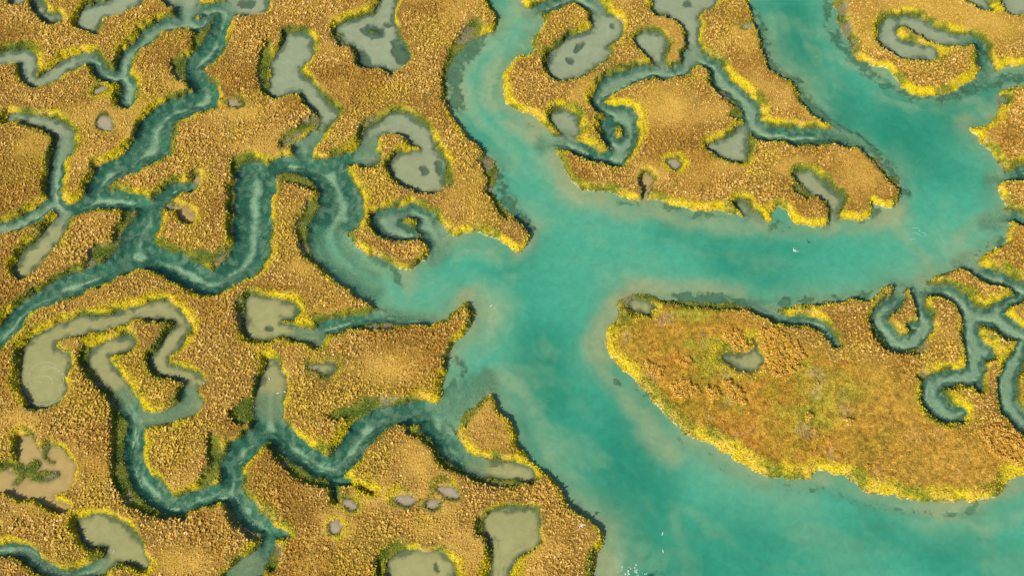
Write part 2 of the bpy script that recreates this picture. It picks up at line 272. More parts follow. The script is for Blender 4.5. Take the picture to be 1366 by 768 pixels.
SD = np.full((PH, PW), float(PADR), np.float32)
PIT = np.zeros((PH, PW), np.float32); THIN = np.zeros((PH, PW), np.float32)
COV = {k: np.zeros((PH, PW), np.float32) for k in 'mcpugas'}
for pr in PRIMS:
    r = raster(pr)
    if r is None: continue
    sl, D = r; k = pr[1]
    if k == 'L': SD[sl] = np.maximum(SD[sl], -D)
    elif k == 'f': COV['a'][sl] = np.maximum(COV['a'][sl], np.clip(0.5-D/5, 0, 1)*.62)
    elif k in 'gas': COV[k][sl] = np.maximum(COV[k][sl], np.clip(0.5-D/4, 0, 1))
    else:
        SD[sl] = np.minimum(SD[sl], D)
        if k == 'q': PIT[sl] = np.maximum(PIT[sl], (D < 0.5).astype(np.float32)); k = 'p'
        if k == 'e': THIN[sl] = np.maximum(THIN[sl], (D < 0.5).astype(np.float32)); k = 'c'
        if k == 'u': PIT[sl] = np.maximum(PIT[sl], (D < 0.5).astype(np.float32))
        COV[k][sl] = np.maximum(COV[k][sl], (D < 0.5).astype(np.float32))
big_r = raster(('poly', 'x', BIG)); bigm = np.zeros((PH, PW), np.float32); bigm[big_r[0]] = big_r[1] < 0; bigm = blur(bigm, 8)
wm = blur(COV['m'], 9); wc = blur(COV['c'], 5); wp = blur(COV['p'], 5); wu = blur(COV['u'], 3)
algae = blur(COV['a'], 3); shoal = blur(COV['s'], 6); lowm = blur(COV['g'], 2)
gx, gy = np.meshgrid(np.arange(PW)+OX, np.arange(PH)+OY)
fine = bigm.copy()
for cx, cy, rx, ry in FINE:
    q = np.hypot((gx-cx)/rx, (gy-cy)/ry); fine = np.maximum(fine, np.clip(1.6-q*1.1, 0, 1).astype(np.float32))
def samp(A, u, v, fill=None):
    u = np.clip(u-OX, 0, PW-1.001); v = np.clip(v-OY, 0, PH-1.001)
    i = u.astype(int); j = v.astype(int); f = u-i; g = v-j
    return (A[j, i]*(1-f)+A[j, i+1]*f)*(1-g)+(A[j+1, i]*(1-f)+A[j+1, i+1]*f)*g

# ------------------------------------------------------------------ value noise
_tab = RNG.random((256, 256))
def vnoise(x, y, seed=0):
    x = x+seed*37.7; y = y+seed*91.3
    i = np.floor(x).astype(int); j = np.floor(y).astype(int); f = x-i; g = y-j
    f = f*f*f*(f*(6*f-15)+10); g = g*g*g*(g*(6*g-15)+10)
    a = _tab[i & 255, j & 255]; b = _tab[(i+1) & 255, j & 255]; c = _tab[i & 255, (j+1) & 255]; d = _tab[(i+1) & 255, (j+1) & 255]
    return (a*(1-f)+b*f)*(1-g)+(c*(1-f)+d*f)*g
def fbm(x, y, scale, octv=4, seed=0, gain=0.5):
    s = 0; a = 1; n = 0; x = x/scale; y = y/scale
    for o in range(octv):
        s = s+a*vnoise(x*2**o+o*0.37*7, y*2**o-o*3.1, seed+o); n += a; a *= gain
    return s/n
def sstep(a, b, x):
    t = np.clip((x-a)/(b-a), 0, 1); return t*t*(3-2*t)
def mix(a, b, t):
    return a*(1-t[..., None])+b*t[..., None]
def col(*c): return np.array(c, float)

# ------------------------------------------------------------------ the ground sheet
STEP = 0.3
def axis(lo, hi, far):
    c = np.arange(lo, hi+1e-6, STEP); out = [c[-1]]; s = STEP
    up = []; p = hi; s = STEP
    while p < far: s *= 1.17; p += s; up.append(p)
    dn = []; p = lo; s = STEP
    while p > -far: s *= 1.17; p -= s; dn.append(p)
    return np.array(dn[::-1]+list(c)+up)
xs = axis(-150, 150, 6000); ys = axis(34, 222, 6000)
NX, NY = len(xs), len(ys)
GX, GY = np.meshgrid(xs, ys)
def fields(x, y):
    """plan coordinates (metres) -> survey pixel, roughened a little so that no edge is a perfect curve"""
    yy = np.maximum(y, 22.0)
    u, v = w2px(x, yy)
    wx = (fbm(x, y, 2.2, 3, 1)-.5)*8+(fbm(x, y, .8, 2, 5)-.5)*4; wy = (fbm(x, y, 2.2, 3, 2)-.5)*8+(fbm(x, y, .8, 2, 6)-.5)*4
    return u+wx, v+wy, (y > 22) & (u > OX+5) & (u < OX+PW-6) & (v > OY+5) & (v < OY+PH-6)
U, V, OKM = fields(GX, GY)
PXM = 0.16
sdp = np.where(OKM, samp(SD, U, V), PADR)*PXM
inside = sdp < 0
# jump flooding -> distance to the nearest shoreline cell
edge = np.zeros_like(inside)
edge[:, 1:] |= inside[:, 1:] != inside[:, :-1]; edge[1:] |= inside[1:] != inside[:-1]
SI = np.full((NY, NX), -1, np.int32); idx = np.arange(NY*NX, dtype=np.int32).reshape(NY, NX); SI[edge] = idx[edge]
fx, fy = GX.ravel(), GY.ravel()
best = np.where(SI >= 0, 0.0, 1e9)
st = 256
while st >= 1:
    for oy in (-st, 0, st):
        for ox in (-st, 0, st):
            if ox == 0 and oy == 0: continue
            ys0, ys1 = max(0, -oy), min(NY, NY-oy); xs0, xs1 = max(0, -ox), min(NX, NX-ox)
            if ys1 <= ys0 or xs1 <= xs0: continue
            src = SI[ys0+oy:ys1+oy, xs0+ox:xs1+ox]; ok = src >= 0
            sx = fx[np.maximum(src, 0)]; sy = fy[np.maximum(src, 0)]
            d = np.where(ok, np.hypot(sx-GX[ys0:ys1, xs0:xs1], sy-GY[ys0:ys1, xs0:xs1]), 1e9)
            bs = best[ys0:ys1, xs0:xs1]; better = d < bs
            bs[better] = d[better]; SI[ys0:ys1, xs0:xs1][better] = src[better]
    st //= 2
dist = np.where(best > 1.2, best, np.abs(sdp))
dist = np.minimum(dist, 60)
DL = np.where(inside, -dist, dist)          # + on land, - in water, metres to the shore
wm_, wc_, wp_, wu_ = (samp(A, U, V) for A in (wm, wc, wp, wu))
tot = wm_+wc_+wp_+wu_+1e-6; wm_, wc_, wp_, wu_ = wm_/tot, wc_/tot, wp_/tot, wu_/tot
alg_, sho_, low_, fin_, big_ = (samp(A, U, V)*OKM for A in (algae, shoal, lowm, fine, bigm))
n1 = fbm(GX, GY, 7, 4, 11); n2 = fbm(GX, GY, 2.2, 4, 12); n3 = fbm(GX, GY, 18, 4, 13); n4 = fbm(GX+3*n1, GY-3*n1, 1.0, 3, 14)
# streaky silt noise, stretched along the flow
rot = GX*0.82-GY*0.57, GX*0.57+GY*0.82
fin_ = np.maximum(fin_, sstep(.54, .70, fbm(GX, GY, 15, 5, 18, .6))*.75*(1-big_))
n5 = fbm(GX, GY, 30, 3, 16)
wdm = np.maximum(-DL, 0)+5*n3
sil = .38*fbm(wdm*1.0+5*n1, 9*n5+wdm*.15, 2.6, 3, 15)+.62*fbm(rot[0]/1.8+6*n3, rot[1]+8*n1, 9, 4, 17)
def maxf(A, r):
    s = 1
    while s <= r:
        for ax in (0, 1): A = np.maximum.reduce([A, np.roll(A, s, ax), np.roll(A, -s, ax)])
        s *= 2
    return A
pit = np.clip(samp(blur(PIT, 7), U, V)*2.2, 0, 1)*(np.hypot(U-45, V-628) > 75)   # shallow pans: no tall bank round them
# connected bodies of water
lab = np.zeros((NY, NX), np.int32); par = [0]
def find(a):
    while par[a] != a: par[a] = par[par[a]]; a = par[a]
    return a
prev = []
for j in range(NY):
    row = inside[j]; d = np.diff(np.concatenate([[0], row.astype(np.int8), [0]]))
    s0 = np.where(d == 1)[0]; s1 = np.where(d == -1)[0]; cur = []
    for a, b in zip(s0, s1):
        k = 0
        for (pa, pb, pk) in prev:
            if pa <= b and pb >= a:
                r = find(pk)
                if k == 0: k = r
                elif r != find(k): par[r] = find(k)
        if k == 0: par.append(len(par)); k = len(par)-1
        lab[j, a:b] = k; cur.append((a, b, k))
    prev = cur
root = np.array([find(i) for i in range(len(par))]); lab = root[lab]
L2 = lab.copy()
for _ in range(2):
    for ax, s in ((0, 1), (0, -1), (1, 1), (1, -1)): L2 = np.where(L2 == 0, np.roll(L2, s, ax), L2)
nl = lab.max()+1; area = np.bincount(lab.ravel(), minlength=nl); pitn = np.bincount(lab.ravel(), weights=samp(PIT, U, V).ravel()*OKM.ravel(), minlength=nl)
heart = lab[np.argmin(np.abs(ys-px2w(70, 610)[1])), np.argmin(np.abs(xs-px2w(88, 610)[0]))]
LEVEL = np.where((pitn > .55*area) & (area < 6000), 1.0, 0.0); LEVEL[0] = 0; LEVEL[heart] = 0
base = LEVEL[L2.ravel()[np.maximum(SI, 0)]]
bankw = np.clip(1.05+2.6*(fbm(GX, GY, 9, 3, 21)-0.42)+low_*1.6, 0.7, 4.0)*(1-.5*pit)+big_*.9
wd = -DL
hw = boxblur(maxf(np.maximum(wd, 0).astype(np.float32), 8), 5)+.05
dm = 3.6*(1-np.exp(-np.maximum(wd-0.3, 0)/6.5))*(0.55+0.9*sil)*(1-0.5*np.clip(sho_*1.2, 0, 1))*(1-.75*np.clip(alg_*1.3, 0, 1))
dc = 1.1*(1-np.exp(-np.maximum(wd, 0)/1.3))
dpn = 0.55*(1-np.exp(-np.maximum(wd, 0)/0.8))
depth = wm_*dm+wc_*dc+wp_*dpn+wu_*0.3*(1-np.exp(-np.maximum(wd, 0)/0.6))+0.05
rise = sstep(0, 1, DL/bankw)
plat = 1.15*(1-0.78*low_)+0.25*(n1-.5)+0.18*(n2-.5)
Z = np.where(DL > 0, base+0.10*sstep(0, .3, DL)+rise*(plat-base)+0.10*(n4-.5)*rise, base-depth)
Z = np.where(OKM, Z, np.maximum(Z, 0.9))

# ground colour: real surface colours only (soil, grass, mud, weed, sand)
soil = mix(col(.17, .10, .022), col(.28, .175, .04), n2)
straw = mix(col(.60, .38, .08), col(.48, .30, .05), sstep(.35, .65, n1))
bg1 = fbm(GX, GY, 7, 6, 31, .78); bg2 = fbm(GX, GY, 9, 6, 32, .8); bg3 = fbm(GX, GY, 5, 6, 33, .8); bg4 = fbm(GX, GY, .6, 2, 34)
right = sstep(1085, 1190, U+60*(n1-.5)); rusty = np.clip(1.15-np.hypot((U-985)/95, (V-585)/45), 0, 1)
olive = mix(col(.34, .235, .022), col(.45, .255, .032), sstep(.38, .62, bg1))
greens = np.maximum.reduce([np.clip(1.25-np.hypot((U-a)/c, (V-b)/d), 0, 1) for a, b, c, d in ((955, 470, 50, 45), (1110, 520, 70, 40), (1075, 560, 60, 30), (905, 540, 60, 25), (930, 420, 60, 20))])
olive = mix(olive, col(.33, .32, .03), sstep(.50, .64, bg2+.28*(greens-.35))*.75*(1-.5*right))
olive = mix(olive, col(.50, .20, .03), np.clip(sstep(.52, .62, bg3)*.25+rusty*.35*sstep(.4, .6, bg2), 0, .8)*(1-.7*right))
olive = mix(olive, col(.40, .30, .17), sstep(.62, .74, fbm(GX, GY, 4, 4, 35))*.4)
olive = mix(olive, mix(col(.49, .295, .05), col(.40, .235, .032), bg2), right*.7)
olive = olive*(1+1.1*(bg4-.5)+.35*(n4-.5))[..., None]
bankn = fbm(GX, GY, 5, 4, 61); lime = mix(col(.50, .40, .012), col(.15, .18, .016), sstep(.50, .64, bankn)); lime = mix(lime, col(.55, .36, .08), sstep(.55, .7, n2)*.6); lime = mix(lime, mix(col(.52, .40, .07), col(.36, .34, .03), sstep(.45, .6, bankn)), big_*.2); lime = mix(lime, straw, pit); lime = mix(lime, olive, pit*big_)
lowc = mix(col(.07, .11, .018), col(.19, .20, .03), sstep(.4, .6, n2)); lowc = mix(lowc, col(.24, .20, .14), sstep(.56, .66, fbm(GX, GY, 3.2, 3, 41)))
ground = mix(soil, straw, np.clip(fin_*(1-big_), 0, 1)); ground = mix(ground, olive, big_)
ground = mix(ground, lime, sstep(1.25, .75, DL/bankw))
ground = mix(ground, lowc, np.clip(low_*1.2, 0, 1))
foot = sstep(.9, .3, DL+.8*(n2-.5))*sstep(.40, .56, fbm(GX, GY, 6, 3, 62))*(wm_ < .6)
ground = mix(ground, col(.055, .10, .022), foot*.9)
ground = mix(ground, col(.10, .085, .03), sstep(.35, .05, DL)*(0.4+.6*n2))
weed = mix(col(.004, .066, .046), col(.038, .17, .105), sstep(.46, .76, .5*n4+.5*n2))
sand = mix(col(.42, .45, .24), col(.54, .52, .30), n2)
cmud = mix(col(.44, .50, .33), col(.55, .55, .36), n1)
pmud = mix(col(.26, .27, .17), col(.22, .24, .16), n1)
umud = mix(col(.36, .26, .16), col(.30, .22, .14), n1)
bed = sand*wm_[..., None]+cmud*wc_[..., None]+pmud*wp_[..., None]+umud*wu_[..., None]
thin = np.clip(samp(blur(THIN, 6), U, V)*1.5, 0, 1)
wcreek = sstep(.68, .34, wd/hw-.28*(1-thin)+.36*(n2-.5)+.30*(n4-.5))*wc_*(.75+.25*sstep(.3, .55, n4))
wpool = sstep(1.3, .15, wd+2.2*(n2-.5)+.8*(n4-.5))*wp_*0.85
wmain = sstep(.40, .60, alg_*0.66+0.8*(n2-.5)+.6*(n4-.5))*.9*wm_
aw = np.clip(np.maximum.reduce([wcreek, wpool, wmain, sstep(.35, .6, alg_+.5*(n2-.5))*(wp_+wc_)]), 0, 1)
bed = mix(bed, weed, aw*0.95)
GC = np.where((DL > 0)[..., None], ground, bed)

def add_mesh(name, verts, quads, attrs, mat, smooth=True):
    me = bpy.data.meshes.new(name)
    me.vertices.add(len(verts)); me.vertices.foreach_set('co', verts.astype(np.float32).ravel())
    q = quads.astype(np.int32); n, k = q.shape
    me.loops.add(n*k); me.loops.foreach_set('vertex_index', q.ravel())
    me.polygons.add(n); me.polygons.foreach_set('loop_start', np.arange(0, n*k, k, dtype=np.int32))
    me.polygons.foreach_set('use_smooth', np.full(n, smooth))
    for an, (ty, data) in attrs.items():
        at = me.attributes.new(an, ty, 'POINT')
        if ty == 'FLOAT_COLOR':
            d4 = np.ones((len(verts), 4), np.float32); d4[:, :3] = data; at.data.foreach_set('color', d4.ravel())
        else: at.data.foreach_set('value', data.astype(np.float32).ravel())
    me.update(calc_edges=True)
    me.materials.append(mat)
    o = bpy.data.objects.new(name, me); C.objects.link(o); return o

# ------------------------------------------------------------------ materials
def nt(name):
    m = bpy.data.materials.new(name); m.use_nodes = True; t = m.node_tree; t.nodes.clear()
    return m, t, t.nodes.new('ShaderNodeOutputMaterial')
def N(t, ty, **kw):
    n = t.nodes.new(ty)
    for k, v in kw.items():
        if k in n.inputs: n.inputs[k].default_value = v
        else: setattr(n, k, v)
    return n
def attr(t, name): return N(t, 'ShaderNodeAttribute', attribute_name=name)
def veg_mat(name, jitter=0.5, scale=3.0, rough=0.8, trans=0.0, bump=0.0):
    m, t, out = nt(name); L = t.links.new
    a = attr(t, 'col'); geo = N(t, 'ShaderNodeNewGeometry')
    ns = N(t, 'ShaderNodeTexNoise', Scale=scale, Detail=4.0, Roughness=0.65); L(geo.outputs['Position'], ns.inputs['Vector'])
    mr = N(t, 'ShaderNodeMapRange'); mr.inputs['From Min'].default_value = .3; mr.inputs['From Max'].default_value = .7
    mr.inputs['To Min'].default_value = 1-jitter; mr.inputs['To Max'].default_value = 1+jitter
    L(ns.outputs['Fac'], mr.inputs['Value'])
    mul = N(t, 'ShaderNodeVectorMath', operation='SCALE'); L(a.outputs['Color'], mul.inputs[0]); L(mr.outputs['Result'], mul.inputs['Scale'])
    b = N(t, 'ShaderNodeBsdfPrincipled', Roughness=rough); b.inputs['Specular IOR Level'].default_value = .15
    L(mul.outputs['Vector'], b.inputs['Base Color'])
    if bump:
        bp = N(t, 'ShaderNodeBump', Strength=1.0, Distance=bump); L(ns.outputs['Fac'], bp.inputs['Height']); L(bp.outputs['Normal'], b.inputs['Normal'])
    if trans:
        tr = N(t, 'ShaderNodeBsdfTranslucent'); L(mul.outputs['Vector'], tr.inputs['Color'])
        mx = N(t, 'ShaderNodeMixShader'); mx.inputs[0].default_value = trans
        L(b.outputs[0], mx.inputs[1]); L(tr.outputs[0], mx.inputs[2]); L(mx.outputs[0], out.inputs['Surface'])
    else: L(b.outputs[0], out.inputs['Surface'])
    return m
def plain_mat(name, c, rough=.6, jitter=.12, scale=8):
    m, t, out = nt(name); L = t.links.new
    tc = N(t, 'ShaderNodeTexCoord'); ns = N(t, 'ShaderNodeTexNoise', Scale=scale, Detail=3.0); L(tc.outputs['Object'], ns.inputs['Vector'])
    cr = N(t, 'ShaderNodeMixRGB'); cr.inputs[1].default_value = (*[x*(1-jitter) for x in c], 1); cr.inputs[2].default_value = (*[min(1, x*(1+jitter)) for x in c], 1)
    L(ns.outputs['Fac'], cr.inputs[0])
    b = N(t, 'ShaderNodeBsdfPrincipled', Roughness=rough); L(cr.outputs[0], b.inputs['Base Color']); L(b.outputs[0], out.inputs['Surface']); return m
def water_mat():
    m, t, out = nt('tidal_water'); L = t.links.new
    a = attr(t, 'col'); op = attr(t, 'turbid'); geo = N(t, 'ShaderNodeNewGeometry')
    ns = N(t, 'ShaderNodeTexNoise', Scale=.55, Detail=6.0, Roughness=.6, Distortion=.6); L(geo.outputs['Position'], ns.inputs['Vector'])
    mr = N(t, 'ShaderNodeMapRange'); mr.inputs['From Min'].default_value = .3; mr.inputs['From Max'].default_value = .7
    mr.inputs['To Min'].default_value = .9; mr.inputs['To Max'].default_value = 1.1; L(ns.outputs['Fac'], mr.inputs['Value'])
    mul = N(t, 'ShaderNodeVectorMath', operation='SCALE'); L(a.outputs['Color'], mul.inputs[0]); L(mr.outputs['Result'], mul.inputs['Scale'])
    df = N(t, 'ShaderNodeBsdfDiffuse'); L(mul.outputs['Vector'], df.inputs['Color'])
    tr = N(t, 'ShaderNodeBsdfTransparent'); tr.inputs['Color'].default_value = (.84, .985, .96, 1)
    mx = N(t, 'ShaderNodeMixShader'); L(op.outputs['Fac'], mx.inputs[0]); L(tr.outputs[0], mx.inputs[1]); L(df.outputs[0], mx.inputs[2])
    rp = N(t, 'ShaderNodeTexNoise', Scale=1.6, Detail=3.0); L(geo.outputs['Position'], rp.inputs['Vector'])
    bp = N(t, 'ShaderNodeBump', Strength=.25, Distance=.05); L(rp.outputs['Fac'], bp.inputs['Height'])
    gl = N(t, 'ShaderNodeBsdfGlossy', Roughness=.12); L(bp.outputs['Normal'], gl.inputs['Normal'])
    lw = N(t, 'ShaderNodeLayerWeight', Blend=.5); L(bp.outputs['Normal'], lw.inputs['Normal'])      # Schlick reflectance of water, same from both sides
    p5 = N(t, 'ShaderNodeMath', operation='POWER'); p5.inputs[1].default_value = 5; L(lw.outputs['Facing'], p5.inputs[0])
    fr = N(t, 'ShaderNodeMath', operation='MULTIPLY_ADD'); fr.inputs[1].default_value = .98; fr.inputs[2].default_value = .02; L(p5.outputs[0], fr.inputs[0])
    m2 = N(t, 'ShaderNodeMixShader'); L(fr.outputs[0], m2.inputs[0]); L(mx.outputs[0], m2.inputs[1]); L(gl.outputs[0], m2.inputs[2])
    L(m2.outputs[0], out.inputs['Surface']); return m
M_ground = veg_mat('marsh_ground', .35, 3.2, .9, bump=.18)
M_reed = veg_mat('dry_reed', .22, 1.6, .75, trans=.18)
M_bank = veg_mat('cordgrass_leaf', .25, 1.2, .7, trans=.2)
M_water = water_mat()

# ------------------------------------------------------------------ terrain and water objects
verts = np.stack([GX, GY, Z], -1).reshape(-1, 3)
q = np.stack([idx[:-1, :-1], idx[:-1, 1:], idx[1:, 1:], idx[1:, :-1]], -1).reshape(-1, 4)
ter = add_mesh('terrain', verts, q, {'col': ('FLOAT_COLOR', GC.reshape(-1, 3))}, M_ground)
ter['kind'] = 'structure'; ter['label'] = 'marsh ground with mud banks and creek beds'

deepn = fbm(GX, GY, 34, 3, 71)
deepw = np.maximum.reduce([np.clip(1.3-np.hypot((U-a)/c, (V-b)/d), 0, 1) for a, b, c, d in ((1245, 215, 75, 140), (1110, 350, 150, 60), (1060, 40, 40, 90), (1100, 740, 330, 70), (860, 660, 60, 130))])
turq = mix(col(.014, .215, .140), col(.060, .345, .232), sstep(.30, .66, deepn+.25*(n3-.5)+.12-.20*deepw))
nearm = np.clip(2.6*(fbm(GX, GY, 14, 4, 72)-.25), 0.1, 1.3)
silt = mix(col(.19, .37, .22), col(.31, .40, .22), n1)
near = np.exp(-np.maximum(wd, 0)/3.4)
sf = np.clip(near*(.35+1.3*sil)*nearm+sho_*.5*(.35+1.2*sil)+sstep(.46, .66, sil)*.42*np.exp(-np.maximum(wd, 0)/16), 0, .95)
mcol = mix(turq, silt, sf); mcol = mix(mcol, col(.38, .40, .21), np.clip(sho_*near*1.1*(.4+1.2*n2)*nearm, 0, .5))
pcol = mix(col(.38, .38, .17), col(.32, .385, .245), sstep(420, 120, V)); pcol = mix(pcol, pcol*.85, n1)
wcol = mcol*wm_[..., None]+mix(mix(col(.03, .25, .155), col(.09, .29, .18), n3), col(.22, .32, .22), thin*.7)*wc_[..., None]+pcol*wp_[..., None]+mix(np.broadcast_to(col(.47, .345, .135), GX.shape+(3,)), np.broadcast_to(col(.42, .36, .25), GX.shape+(3,)), (base > .1)*1.0)*wu_[..., None]
turb = (1-.45*np.exp(-1.2*depth))*wm_+(1-np.exp(-depth*(.36+.5*thin)))*wc_+(1-np.exp(-depth*4))*wp_+(1-np.exp(-depth*7))*wu_
turb = turb*(1-.72*np.clip(aw*(wm_+.9*wc_+wp_), 0, 1))
cell = np.maximum.reduce([L2[:-1, :-1], L2[:-1, 1:], L2[1:, 1:], L2[1:, :-1]])
cell = np.where(np.minimum.reduce([DL[:-1, :-1], DL[:-1, 1:], DL[1:, 1:], DL[1:, :-1]]) < 0.5, cell, 0).ravel()
ids, cnt = np.unique(cell[cell > 0], return_counts=True)
wv = np.stack([GX, GY, np.zeros_like(GX)], -1).reshape(-1, 3)
ponds = []
for r, c in sorted(zip(ids, cnt), key=lambda z: -z[1]):
    if c < 14: continue
    qq = q[cell == r]; used, inv = np.unique(qq, return_inverse=True); wvr = wv[used].copy(); wvr[:, 2] = LEVEL[r]
    big = len(ponds) == 0
    o = add_mesh('river' if big else 'pond', wvr, inv.reshape(-1, 4), {'col': ('FLOAT_COLOR', wcol.reshape(-1, 3)[used]), 'turbid': ('FLOAT', turb.ravel()[used])}, M_water)
    o['kind'] = 'structure'; ponds.append(o)

# ------------------------------------------------------------------ grass
def lookup(x, y, A):
    i = np.interp(x, xs, np.arange(NX)); j = np.interp(y, ys, np.arange(NY))
    a = np.minimum(i.astype(int), NX-2); b = np.minimum(j.astype(int), NY-2); f = i-a; g = j-b
    if A.ndim == 3: f = f[:, None]; g = g[:, None]
    return (A[b, a]*(1-f)+A[b, a+1]*f)*(1-g)+(A[b+1, a]*(1-f)+A[b+1, a+1]*f)*g
def in_view(x, y, m=170):
    u, v = w2px(x, y); return (u > -m) & (u < IW+m) & (v > -m) & (v < IH+m)
def scatter(sp):
    X, Y = np.meshgrid(np.arange(-149, 149, sp), np.arange(35, 221, sp*.9)); X[::2] += sp/2
    X = X.ravel()+RNG.uniform(-.42, .42, X.size)*sp; Y = Y.ravel()+RNG.uniform(-.42, .42, Y.size)*sp
    k = in_view(X, Y); return X[k], Y[k]
def blades(x, y, z, length, width, tilt, colr, nper, spread, jit=.22):
    """nper bent blades per tuft, each a kinked pair of quads; returns verts, quads, colours"""
    n = len(x); P = n*nper
    rep = lambda a: np.repeat(a, nper, axis=0)
    az = RNG.uniform(0, 2*np.pi, P); el = np.radians(RNG.uniform(tilt[0], tilt[1], P))
    L = rep(length)*RNG.uniform(.6, 1.25, P); w = rep(width)*RNG.uniform(.6, 1.3, P)
    bx = rep(x)+RNG.normal(0, 1, P)*rep(spread); by = rep(y)+RNG.normal(0, 1, P)*rep(spread); bz = rep(z)-.05
    dx, dy = np.cos(az), np.sin(az); px, py = -dy, dx
    el2 = el-np.radians(RNG.uniform(15, 50, P))
    mx_, my_, mz_ = bx+dx*np.cos(el)*L*.55, by+dy*np.cos(el)*L*.55, bz+np.sin(el)*L*.55
    tx, ty, tz = mx_+dx*np.cos(el2)*L*.5, my_+dy*np.cos(el2)*L*.5, mz_+np.sin(el2)*L*.5
    V_ = np.stack([np.stack([bx-px*w*.3, by-py*w*.3, bz], -1), np.stack([bx+px*w*.3, by+py*w*.3, bz], -1),
                   np.stack([mx_+px*w*.5, my_+py*w*.5, mz_], -1), np.stack([mx_-px*w*.5, my_-py*w*.5, mz_], -1),
                   np.stack([tx+px*w*.22, ty+py*w*.22, tz], -1), np.stack([tx-px*w*.22, ty-py*w*.22, tz], -1)], 1)
    b = (np.arange(P)*6)[:, None]
    Q = np.concatenate([b+np.array([[0, 1, 2, 3]]), b+np.array([[3, 2, 4, 5]])], 0)
    cc = rep(colr)*RNG.uniform(1-jit, 1+jit, P)[:, None]
    return V_.reshape(-1, 3), Q, np.repeat(cc, 6, axis=0)
# golden tufts on the plateau
x, y = scatter(0.50)
dl = lookup(x, y, DL); bw = lookup(x, y, bankw); fi = lookup(x, y, fin_); bi = lookup(x, y, big_); lo = lookup(x, y, low_)
keep = (dl > bw*.72) & (dl > .5) & (lo < .45) & (RNG.random(len(x)) > bi*.0)
x, y, dl, fi, bi = x[keep], y[keep], dl[keep], fi[keep], bi[keep]; z = lookup(x, y, Z)
nn = fbm(x, y, 10, 3, 51); r1 = RNG.random(len(x)); r2 = RNG.random(len(x))
cg = mix(col(.73, .48, .10), col(.54, .33, .05), r1**1.2); cg = mix(cg, col(.85, .65, .25), (r2 > .75)*.7*RNG.random(len(x))); gz = fbm(x, y, 14, 5, 52, .6); cg = cg*np.array([.97, .93, .92]); cg = mix(cg, cg*np.array([.76, .68, .52]), sstep(.46, .64, gz))
cg = mix(cg, col(.62, .45, .05), sstep(.5, .7, nn)*.6)
cb = mix(lookup(x, y, olive)*1.1, col(.58, .34, .055), .25*r1); cg = mix(cg, cb, bi)
u, v = w2px(x, y)
pn = lookup(x, y, pit)*sstep(2.2, .6, dl); sz = (1-.5*pn)*(1-.38*fi)*(0.75+.5*r2)*(.7+.6*fbm(x, y, 7, 3, 53))*(.55+.45*sstep(.4, 2.2, dl))
va, qa, ca = blades(x, y, z, .46*sz, .27*sz, (15, 70), cg, 4, .13*sz)
g = add_mesh('marsh_grass', va, qa, {'col': ('FLOAT_COLOR', ca)}, M_reed, False)
g['kind'] = 'stuff'; g['label'] = 'golden dry grass tufts covering the marsh'; g['category'] = 'grass'
# lime cordgrass on the banks and dark green growth on the low benches
x, y = scatter(0.34)
dl = lookup(x, y, DL); bw = lookup(x, y, bankw); lo = lookup(x, y, low_); n2x = lookup(x, y, bankn); pt = lookup(x, y, pit)
keep = (dl > .12) & ((dl < bw*1.05) | (lo > .4)) & (RNG.random(len(x)) < np.where(lo > .4, .6, .95)*(1-pt))
x, y, lo, n2x = x[keep], y[keep], lo[keep], n2x[keep]; z = lookup(x, y, Z)
r1 = RNG.random(len(x))
cl = mix(col(.63, .53, .010), col(.20, .23, .016), sstep(.50, .64, n2x+.15*(r1-.5))); cl = mix(cl, col(.66, .46, .08), (r1 > .82)*.7)
bi = lookup(x, y, big_); cl = mix(cl, mix(col(.66, .50, .10), col(.42, .38, .04), sstep(.45, .6, n2x)), bi*.2)
cl = mix(cl, mix(col(.07, .13, .02), col(.18, .22, .025), r1), lookup(x, y, foot)*.9*(1-bi))
cl = mix(cl, mix(col(.12, .19, .02), col(.33, .35, .03), r1), np.clip(lo*1.2, 0, 1))
vb, qb, cbv = blades(x, y, z, .30-.10*lo, .22*np.ones(len(x)), (35, 80), cl, 3, .10*np.ones(len(x)), .12)
g = add_mesh('cordgrass', vb, qb, {'col': ('FLOAT_COLOR', cbv)}, M_bank, False)
g['kind'] = 'stuff'; g['label'] = 'lime green cordgrass along the creek banks'; g['category'] = 'grass'
print('tuft faces', len(qa), len(qb), 'grid', NX, NY, 'waters', len(ponds))


